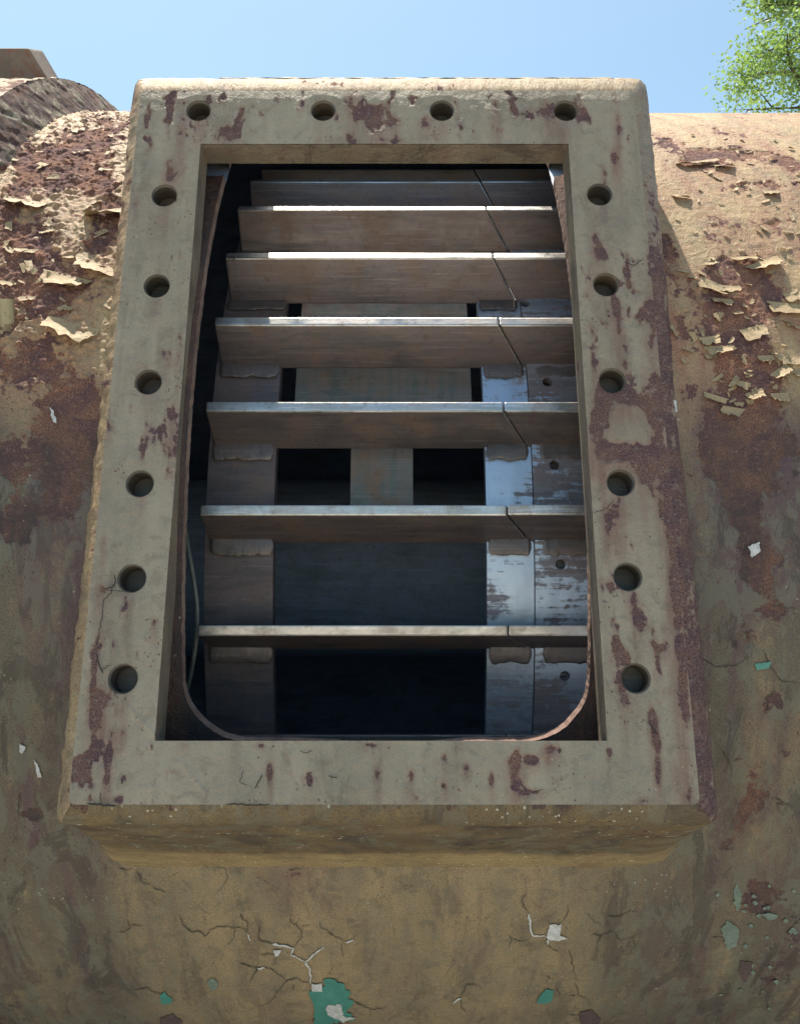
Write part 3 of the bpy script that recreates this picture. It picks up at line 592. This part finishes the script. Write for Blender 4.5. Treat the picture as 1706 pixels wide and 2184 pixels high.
CR_R = [[(545,555),(525,590),(555,640),(565,700),(575,735),(630,738)],[(470,730),(485,755),(470,785)],[(485,750),(530,758),(570,745)],[(725,615),(712,660),(680,680)],[(640,755),(640,780)],[(755,935),(765,985),(800,1000),(820,1030)],[(765,985),(720,995)],[(815,730),(870,735),(900,715),(930,735),(940,755),(1000,745),(1035,720)],[(1000,745),(1003,780),(985,810),(955,815)],[(890,650),(945,655),(975,635),(1020,632)],[(890,675),(900,712)],[(290,935),(290,960),(270,995),(235,1018)],[(290,945),(340,943),(370,965)],[(270,1000),(275,1040),(300,1062)],[(800,645),(840,680),(870,700)],[(630,905),(655,925)],[(670,950),(695,1005)],[(1640,190),(1600,180),(1630,230)],[(1330,740),(1400,745)],[(735,1065),(790,1075)],[(860,730),(840,790)],[(640,780),(685,805)],[(730,790),(745,870),(758,930)]]
CR_X = [[(1568,1195),(1588,1180),(1590,1150)],[(1640,1290),(1700,1300)],[(1625,1385),(1640,1420),(1660,1450),(1705,1455)],[(1540,1600),(1560,1640)],[(1490,1400),(1520,1420),(1560,1420),(1600,1400)],[(1650,1700),(1690,1720)],[(45,1690),(40,1740)],[(1650,1470),(1630,1490),(1640,1520)]]
WIDE = [[(1315,860),(1335,900),(1338,955)],[(1070,735),(1078,770)],[(1315,860),(1400,790)],[(1170,785),(1262,800),(1258,830),(1315,860)],[(1490,775),(1525,768)],[(1110,890),(1145,880)]]
WIDE_R = [[(555,640),(565,700),(575,735),(630,738)],[(270,995),(235,1018)],[(640,745),(640,775)]]
lift0 = .0042
def ribbon(A, pts, w0, rnd=.35):
    P = [];
    for (a, b) in zip(pts[:-1], pts[1:]):
        m = max(2, int(math.dist(a, b)/4)); P += [(a[0]+(b[0]-a[0])*i/m, a[1]+(b[1]-a[1])*i/m) for i in range(m)]
    P.append(pts[-1]); P = np.array(P, float)
    jx = pnoise(P[:, 0]*.11, P[:, 1]*.11, 501)*3.2; jy = pnoise(P[:, 0]*.11+50, P[:, 1]*.11, 502)*3.2
    P = P+np.stack([jx, jy], -1); m = len(P); tq = np.linspace(0, 1, m)
    wv = w0*(1-.65*tq)*np.minimum(1, np.minimum(tq, 1-tq)*8+.25)*(1+rnd*2*pnoise(P[:, 0]*.13, P[:, 1]*.13+9, 503))
    d = np.gradient(P, axis=0); d /= np.maximum(np.linalg.norm(d, axis=1), 1e-6)[:, None]; nn = np.stack([-d[:, 1], d[:, 0]], -1)
    rows = [P+nn*wv[:, None], P-nn*wv[:, None]]
    V = []
    for q in rows:
        u, t = on_drum(q[:, 0], q[:, 1]); V.append(W3(*cyl(u, t, RD+lift0)))
    A.add(np.stack(V, 1), gridq(m, 2))
def plain(name, c, c2, rough=.8, sc=60, metal=0.):
    N = NT(name); tc = N.n('ShaderNodeTexCoord').outputs['Object']; n1 = N.noise(tc, sc, 5, .7)
    return N.out(N.mix(N.step(n1, .4, .62), c, c2), rough, metal, N.bump(n1, .001, .5))
M_crack = plain('open paint crack', (.045, .038, .028), (.07, .06, .045), .95)
def one(name, mat, fn, *a, **k):
    A = Acc(); fn(A, *a, **k); return A.obj(name, mat, shell)
for c in CR_L: one('paint_crack', M_crack, ribbon, [zl(*p) for p in c], RNG.uniform(.65, 1.2))
for c in CR_R: one('paint_crack', M_crack, ribbon, [zr(*p) for p in c], RNG.uniform(.65, 1.1))
for c in CR_X: one('paint_crack', M_crack, ribbon, c, 1.3)
M_white = plain('white primer', (.42, .42, .41), (.58, .58, .58), .8, 110); M_teal = plain('teal undercoat', (.055, .21, .17), (.075, .26, .21), .55, 25); M_bare = plain('bare dark steel', (.075, .05, .05), (.11, .07, .065), .8, 90); M_lg = plain('grey green lichen', (.13, .17, .14), (.18, .22, .18), .95, 80)
idn = lambda x, y: (x, y)
def patch(A, poly, lift, mapper):
    P = [];
    for a, b in zip(poly, poly[1:]+poly[:1]):
        a2, b2 = mapper(*a), mapper(*b); m = max(2, int(math.dist(a2, b2)/1.5)); P += [(a2[0]+(b2[0]-a2[0])*i/m, a2[1]+(b2[1]-a2[1])*i/m) for i in range(m)]
    P = np.array(P, float); sz_ = min(np.ptp(P[:, 0]), np.ptp(P[:, 1])); P = P+(1.5+.10*sz_)*np.stack([fbm(P[:, 0]*.11, P[:, 1]*.11, 3, 601), fbm(P[:, 0]*.11+40, P[:, 1]*.11, 3, 602)], -1)
    g = .8; xs = np.arange(P[:, 0].min()-1, P[:, 0].max()+2, g); ys = np.arange(P[:, 1].min()-1, P[:, 1].max()+2, g)
    X, Y = np.meshgrid(xs, ys, indexing='ij'); Qp = gridq(len(xs), len(ys)); cx, cy = X.ravel()[Qp].mean(1), Y.ravel()[Qp].mean(1); ins = np.zeros(len(cx), bool)
    for (x0, y0), (x1, y1) in zip(P, np.roll(P, -1, 0)):
        if y0 != y1: ins ^= ((y0 > cy) != (y1 > cy)) & (cx < (x1-x0)*(cy-y0)/(y1-y0)+x0)
    if ins.any():
        u, t = on_drum(X.ravel(), Y.ravel()); us, inv = np.unique(Qp[ins], return_inverse=True); A.add(W3(*cyl(u, t, RD+lift))[us], inv.reshape(-1, 4))
lift0 = .0049
for c in WIDE: one('exposed_primer', M_white, ribbon, [zl(*p) for p in c], 2.3)
for c in WIDE_R: one('exposed_primer', M_white, ribbon, [zr(*p) for p in c], 2.6)
for p in ([(1405,1045),(1470,1040),(1480,1090),(1530,1100),(1480,1117),(1410,1085)],[(1340,955),(1385,950),(1390,985),(1345,985)],[(1180,810),(1210,805),(1205,830),(1185,835)]): one('exposed_primer', M_white, patch, p, .0056, zl)
one('exposed_primer', M_white, patch, [(645,690),(690,683),(697,715),(690,730),(715,745),(680,755),(640,750),(632,735)], .0054, zr)
for p in ([(1592,1165),(1615,1155),(1618,1175),(1600,1190)],[(1430,856),(1440,856),(1442,880),(1434,882)],[(46,1585),(58,1590),(52,1605),(45,1600)],[(76,1618),(84,1625),(92,1655),(84,1655)],[(110,870),(118,880),(124,905),(115,900)]): one('exposed_primer', M_white, patch, p, .0052, idn)
for p, m in (([(1410,925),(1470,950),(1500,1000),(1525,1035),(1490,1060),(1510,1090),(1530,1110),(1440,1120),(1400,1150),(1355,1150),(1350,1050),(1335,1010),(1338,985),(1385,965)], zl),([(690,1000),(710,990),(745,1020),(735,1045),(700,1040)], zl),([(585,1020),(610,980),(635,960),(665,960),(660,1000),(640,1020)], zr),([(1605,1415),(1640,1410),(1638,1422),(1612,1428)], idn)): one('teal_undercoat', M_teal, patch, p, .0046, m)
for p, m in (([(680,1150),(690,1105),(740,1085),(785,1110),(785,1150)], zl),([(770,1060),(825,1045),(860,1090),(840,1125),(780,1125)], zr),([(1450,840),(1500,850),(1495,885),(1465,930),(1445,900)], zr)): one('bare_patch', M_bare, patch, p, .0044, m)
A = Acc()
for i in range(46):
    x = RNG.choice([1620, 1650, 1690, 1560])+RNG.normal(0, 45); y = RNG.uniform(1880, 2150); s_ = RNG.uniform(2, 7)
    patch(A, [(x-s_, y), (x, y-s_*.8), (x+s_, y), (x, y+s_*.9)], .0043, idn)
for x, y, a, b in ((1555,1990,20,32),(1570,1910,9,30),(1640,1950,16,8),(455,2095,12,14)): patch(A, [(x-a,y-b*.4),(x-a*.2,y-b),(x+a,y-b*.3),(x+a*.7,y+b*.7),(x-a*.3,y+b)], .0044, idn)
lo = A.obj('lichen', M_lg, shell); lo['kind'] = 'stuff'

# ------------------------------------------------------------------ rotor behind the opening
RT = 1.262; SIG = R_(25); BH = .100; BT = .0205; RROOT = 1.1766
rotor = empty('bladed_rotor', tuple(W3(0, VC, NC)), 'bladed steel rotor with worn bright edges inside the dark opening of the drum', 'rotor')
TAUS = [R_(x) for x in (-45.6, -36, -26.4, -16.65, -6.2, 3.4, 12.6, 21.7, 31.0, 40.35, 49.7, 59.0, 68.3)]
def blade_pts(tau):
    tv, tn = VC+RT*math.sin(tau), NC-RT*math.cos(tau); a = tau+SIG
    d = np.array([-math.sin(a), math.cos(a)]); p = np.array([math.cos(a), math.sin(a)])     # inward, and the upper side normal
    return np.array([tv, tn]), d, p
def blade(tau, ul_tip, ul_root, ur_tip, ur_root, seed):
    t0, d, p = blade_pts(tau); rs = np.random.default_rng(seed)
    wob = rs.uniform(-.0015, .0015)
    e = np.array([math.cos(tau), math.sin(tau)])              # upward along the tip circle
    bm = bmesh.new()
    ta = BT/RT; tl = np.array([VC+RT*math.sin(tau-ta), NC-RT*math.cos(tau-ta)])
    for q in (0, BH):
        k = q/BH; l = ul_tip+(ul_root-ul_tip)*k; r = ur_tip+(ur_root-ur_tip)*k
        for uu, bp in ((l, t0), (r, t0), (r, tl), (l, tl)):
            vn = bp+d*(q+wob); bm.verts.new(W3(uu, vn[0], vn[1]))
    bm.verts.ensure_lookup_table(); v = bm.verts
    for f in ((0, 1, 2, 3), (7, 6, 5, 4), (0, 4, 5, 1), (1, 5, 6, 2), (2, 6, 7, 3), (3, 7, 4, 0)): bm.faces.new([v[i] for i in f])
    bmesh.ops.recalc_face_normals(bm, faces=bm.faces)
    b = bm_obj('blade', bm, M_blade, rotor, bevel=.0024)
    me = b.data; me.materials.append(M_tip); nd = D3(0, math.sin(tau), -math.cos(tau))
    for f in me.polygons:
        if f.normal.dot(Vector(nd)) > .45: f.material_index = 1
    return b
for i, tau in enumerate(TAUS):
    blade(tau, -.383, -.379, .203, .262, i); blade(tau, .2053, .2645, .80, .80, 50+i)
# rings carrying the blades
def ring_band(name, u0, u1, r, th, mat, holes=None, nu=60):
    us = np.linspace(u0, u1, nu); ts = np.linspace(R_(-60), R_(95), 420)
    if holes:
        U, T, Q, E = grid_with_hole(np.linspace(u0, u1, 150), np.linspace(R_(-60), R_(60), 640), lambda U, T: np.min([np.hypot(U-a, r*(T-b)) for a, b in holes], 0)-.0105)
    else:
        Ug, Tg = np.meshgrid(us, ts, indexing='ij'); U, T, Q = Ug.ravel(), Tg.ravel(), gridq(*Ug.shape)
    A = Acc(); A.add(W3(*cyl(U, T, r+.0012*fbm(U*14, T*14, 3, 701))), Q[:, ::-1])
    for ue in (u0, u1):
        T2, R2 = np.meshgrid(ts, np.array([r-th, r]), indexing='ij'); A.add(W3(*cyl(np.full(T2.shape, ue), T2, R2)), gridq(*T2.shape))
    U2, T2 = np.meshgrid(np.array([u0, u1]), ts, indexing='ij'); A.add(W3(*cyl(U2, T2, r-th)), gridq(*U2.shape))
    if holes:
        an = np.linspace(0, 2*PI, 25)
        for a, b in holes:
            AN, ZZ = np.meshgrid(an, np.array([0, .5, 1.]), indexing='ij'); A.add(W3(*cyl(a+.0105*np.cos(AN), b+.0105*np.sin(AN)/r, r-.02*ZZ)), gridq(25, 3))
    return A.obj(name, mat, rotor)
ring_band('end_ring', -.391, -.254, RROOT, .03, M_ring)
ring_band('end_ring', .174, .268, RROOT, .03, M_bright)
hp = []
for x, y in ((1120,648),(1167,815),(1182,992),(1195,1204),(1204,1442)):
    u, t = on_drum(x, y, RROOT+.006); hp.append((float(u), float(t)))
ring_band('bolt_plate', .2695, .80, RROOT+.006, .03, M_bolt, hp)
# weld beads under each blade foot
def weld(tau, u0, u1, seed):
    t0, d, p = blade_pts(tau); rs = np.random.default_rng(seed)
    foot = t0+d*(BH-.006)-np.array([math.cos(tau), math.sin(tau)])*BT
    us = np.linspace(u0, u1, 90); k = 10; ph = np.linspace(0, PI, k); UU, PH = np.meshgrid(us, ph, indexing='ij')
    rip = .00035*np.abs(np.sin((UU-u0)*PI*120+1.2*np.sin(PH)+2*fbm(UU*40, PH, 2, seed+5)))+.0055*fbm(UU*34, PH*.6, 4, seed)
    endt = np.clip(np.minimum(UU-u0, u1-UU)/.006, .05, 1)**.5
    rr = (.0155+rip)*endt
    # half round bead lying in the corner between the blade underside and the ring
    cv = foot[0]-.010*math.cos(tau); cn = foot[1]-.004
    e1 = np.array([math.cos(tau), math.sin(tau)]); e2 = np.array([math.sin(tau), -math.cos(tau)])
    V = cv+rr*1.25*np.cos(PH)*e1[0]+rr*.17*np.sin(PH)*e2[0]; Nn = cn+rr*1.25*np.cos(PH)*e1[1]+rr*.17*np.sin(PH)*e2[1]
    return mesh_np('weld_bead', W3(UU, V, Nn), gridq(*UU.shape), M_weld, rotor)
for i, tau in enumerate(TAUS[2:10]):
    weld(tau, -.386+.010*RNG.random(), -.258+.006*RNG.random(), 800+i); weld(tau, .177, .262, 830+i); 
    weld(tau, .285, .46, 860+i)
# tee shaped plate behind the blades
A = Acc()
for (u0, u1, t0, t1) in ((-.226, .154, R_(5), R_(62)), (-.103, .027, R_(-6), R_(5))):
    for r in (1.135, 1.115):
        UU, TT = np.meshgrid(np.linspace(u0, u1, 30), np.linspace(t0, t1, 60), indexing='ij'); A.add(W3(*cyl(UU, TT, r)), gridq(30, 60))
    for ue in (u0, u1):
        T2, R2 = np.meshgrid(np.linspace(t0, t1, 30), np.array([1.115, 1.135]), indexing='ij'); A.add(W3(*cyl(np.full(T2.shape, ue), T2, R2)), gridq(*T2.shape))
    for te in (t0, t1):
        U2, R2 = np.meshgrid(np.array([u0, u1]), np.array([1.115, 1.135]), indexing='ij'); A.add(W3(*cyl(U2, np.full(U2.shape, te), R2)), gridq(2, 2))
A.obj('support_plate', M_plate, rotor)
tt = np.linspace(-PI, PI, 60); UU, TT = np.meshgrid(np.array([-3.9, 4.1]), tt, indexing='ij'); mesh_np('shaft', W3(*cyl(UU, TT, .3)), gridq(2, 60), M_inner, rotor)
# thin cable hanging in the gap left of the rotor
q = [(392,1090,1.66),(402,1170,1.62),(413,1230,1.60),(421,1290,1.60),(421,1350,1.61),(413,1410,1.64),(400,1470,1.70)]
pp = []
for x, y, dep in q:
    a, b, c = ray(x, y); pp.append(W3(a*dep/c, b*dep/c, dep))
pp = np.array(pp); tq = np.linspace(0, len(pp)-1, 40); pp = np.stack([np.interp(tq, np.arange(len(pp)), pp[:, k]) for k in range(3)], -1)
for _ in range(4): pp[1:-1] = (pp[:-2]+pp[1:-1]*2+pp[2:])/4
V, F = tube_np(pp, .0042*S, 8); cb = mesh_np('cable', V, F, plain('dusty pale cable', (.20, .20, .17), (.16, .16, .14)), None)
cb['label'] = 'thin pale cable hanging in the dark gap left of the rotor'; cb['category'] = 'cable'

# ------------------------------------------------------------------ ground
N = NT('dry gravel ground'); tc = N.n('ShaderNodeTexCoord').outputs['Object']
g1 = N.noise(tc, .35, 6, .6); g2 = N.noise(tc, 14, 6, .7)
N.out(N.mix(N.step(g2, .35, .65), N.mix(N.step(g1, .4, .6), (.36, .33, .28), (.30, .29, .24)), (.42, .39, .34)), .95, 0., N.bump(g2, .02, .6))
m_ = 40; gx = np.linspace(-600, 600, m_+1); X, Y = np.meshgrid(gx, gx, indexing='ij')
gr = mesh_np('ground', np.stack([X, Y, 0*X], -1), gridq(m_+1, m_+1), N.m); gr['kind'] = 'structure'

# ------------------------------------------------------------------ tree beyond the drum
def leaf_mat():
    N = NT('spring leaves'); N.b.inputs['Roughness'].default_value = .5
    r = N.n('ShaderNodeObjectInfo'); g = N.attr('tint'); c = N.mix(g, (.12, .20, .06), (.25, .35, .13)); N.L(c, N.b.inputs['Base Color'])
    tr = N.n('ShaderNodeBsdfTranslucent'); N.L(N.mix(.5, c, (.30, .46, .06)), tr.inputs[0]); mx = N.n('ShaderNodeMixShader'); mx.inputs[0].default_value = .5
    N.t.links.new(N.b.outputs[0], mx.inputs[1]); N.t.links.new(tr.outputs[0], mx.inputs[2]); N.t.links.new(mx.outputs[0], N.t.nodes['Material Output'].inputs[0])
    return N.m
def px_world(x, y, dist):
    a, b, c = ray(x, y); d = D3(float(a), float(b), float(c)); return np.array([0, 0, HC])+d*dist
top = px_world(1690, -140, 17.); base = np.array([top[0]+1.3, top[1]+.6, 0.])
tree = empty('tree', tuple(base), 'leafy bright green tree standing against the blue sky beyond the drum', 'tree')
tk = np.array([base+(np.array([top[0]+.9, top[1], top[2]+1.5])-base)*q+np.array([.18*math.sin(q*7), .1*math.cos(q*5), 0]) for q in np.linspace(0, 1, 14)])
M_bark = plain('grey brown bark', (.12, .09, .065), (.07, .055, .045), .9, 30)
V, F = tube_np(tk, np.linspace(.22, .03, 14), 12); mesh_np('trunk', V, F, M_bark, tree)
limbs = Acc(); LP = []
rs = np.random.default_rng(12)
for i in range(48):
    q = rs.uniform(.30, .97); i0 = int(q*13); s0 = tk[i0]; az = rs.uniform(0, 2*PI); L = (1.15-q)*rs.uniform(2.2, 3.6)+.5
    if i % 3 == 0: az = PI+rs.normal(0, .5)                     # towards the photo's left
    e = np.array([math.cos(az)*L, math.sin(az)*L, L*rs.uniform(.15, .6)]); bend = np.array([rs.normal(0, .2), rs.normal(0, .2), .3])
    pts = np.array([s0+e*t+bend*math.sin(t*PI) for t in np.linspace(0, 1, 8)]); V, F = tube_np(pts, np.linspace(.055, .008, 8), 6); limbs.add(V, F)
    for k in range(7):
        t = rs.uniform(.3, 1); j = int(t*7); d = rs.normal(0, 1, 3); d[2] = abs(d[2])*.4; d /= np.linalg.norm(d); l2 = rs.uniform(.4, 1.0)
        p2 = np.array([pts[j]+d*l2*x for x in np.linspace(0, 1, 5)]); V, F = tube_np(p2, np.linspace(.016, .004, 5), 4); limbs.add(V, F)
        LP += [p2[x] for x in (1, 2, 3, 4)]+[pts[j]]
limbs.obj('branch', M_bark, tree)
LP = np.array(LP); nl = 75000
cidx = rs.integers(0, len(LP), nl); c = LP[cidx]+rs.normal(0, .17, (nl, 3))
ax = rs.normal(0, 1, (nl, 3)); ax[:, 2] *= .6; ax /= np.linalg.norm(ax, axis=1)[:, None]; bx = np.cross(ax, rs.normal(0, 1, (nl, 3))); bx /= np.linalg.norm(bx, axis=1)[:, None]
sz = rs.uniform(.024, .05, nl)[:, None]
V = np.stack([c-ax*sz, c+bx*sz*.5, c+ax*sz, c-bx*sz*.5], 1)
tint = np.repeat(np.clip(rs.normal(.5, .25, len(LP))[cidx]+rs.normal(0, .15, nl), 0, 1), 4)
mesh_np('crown', V, np.arange(nl*4).reshape(nl, 4), leaf_mat(), tree, dict(tint=tint), False)
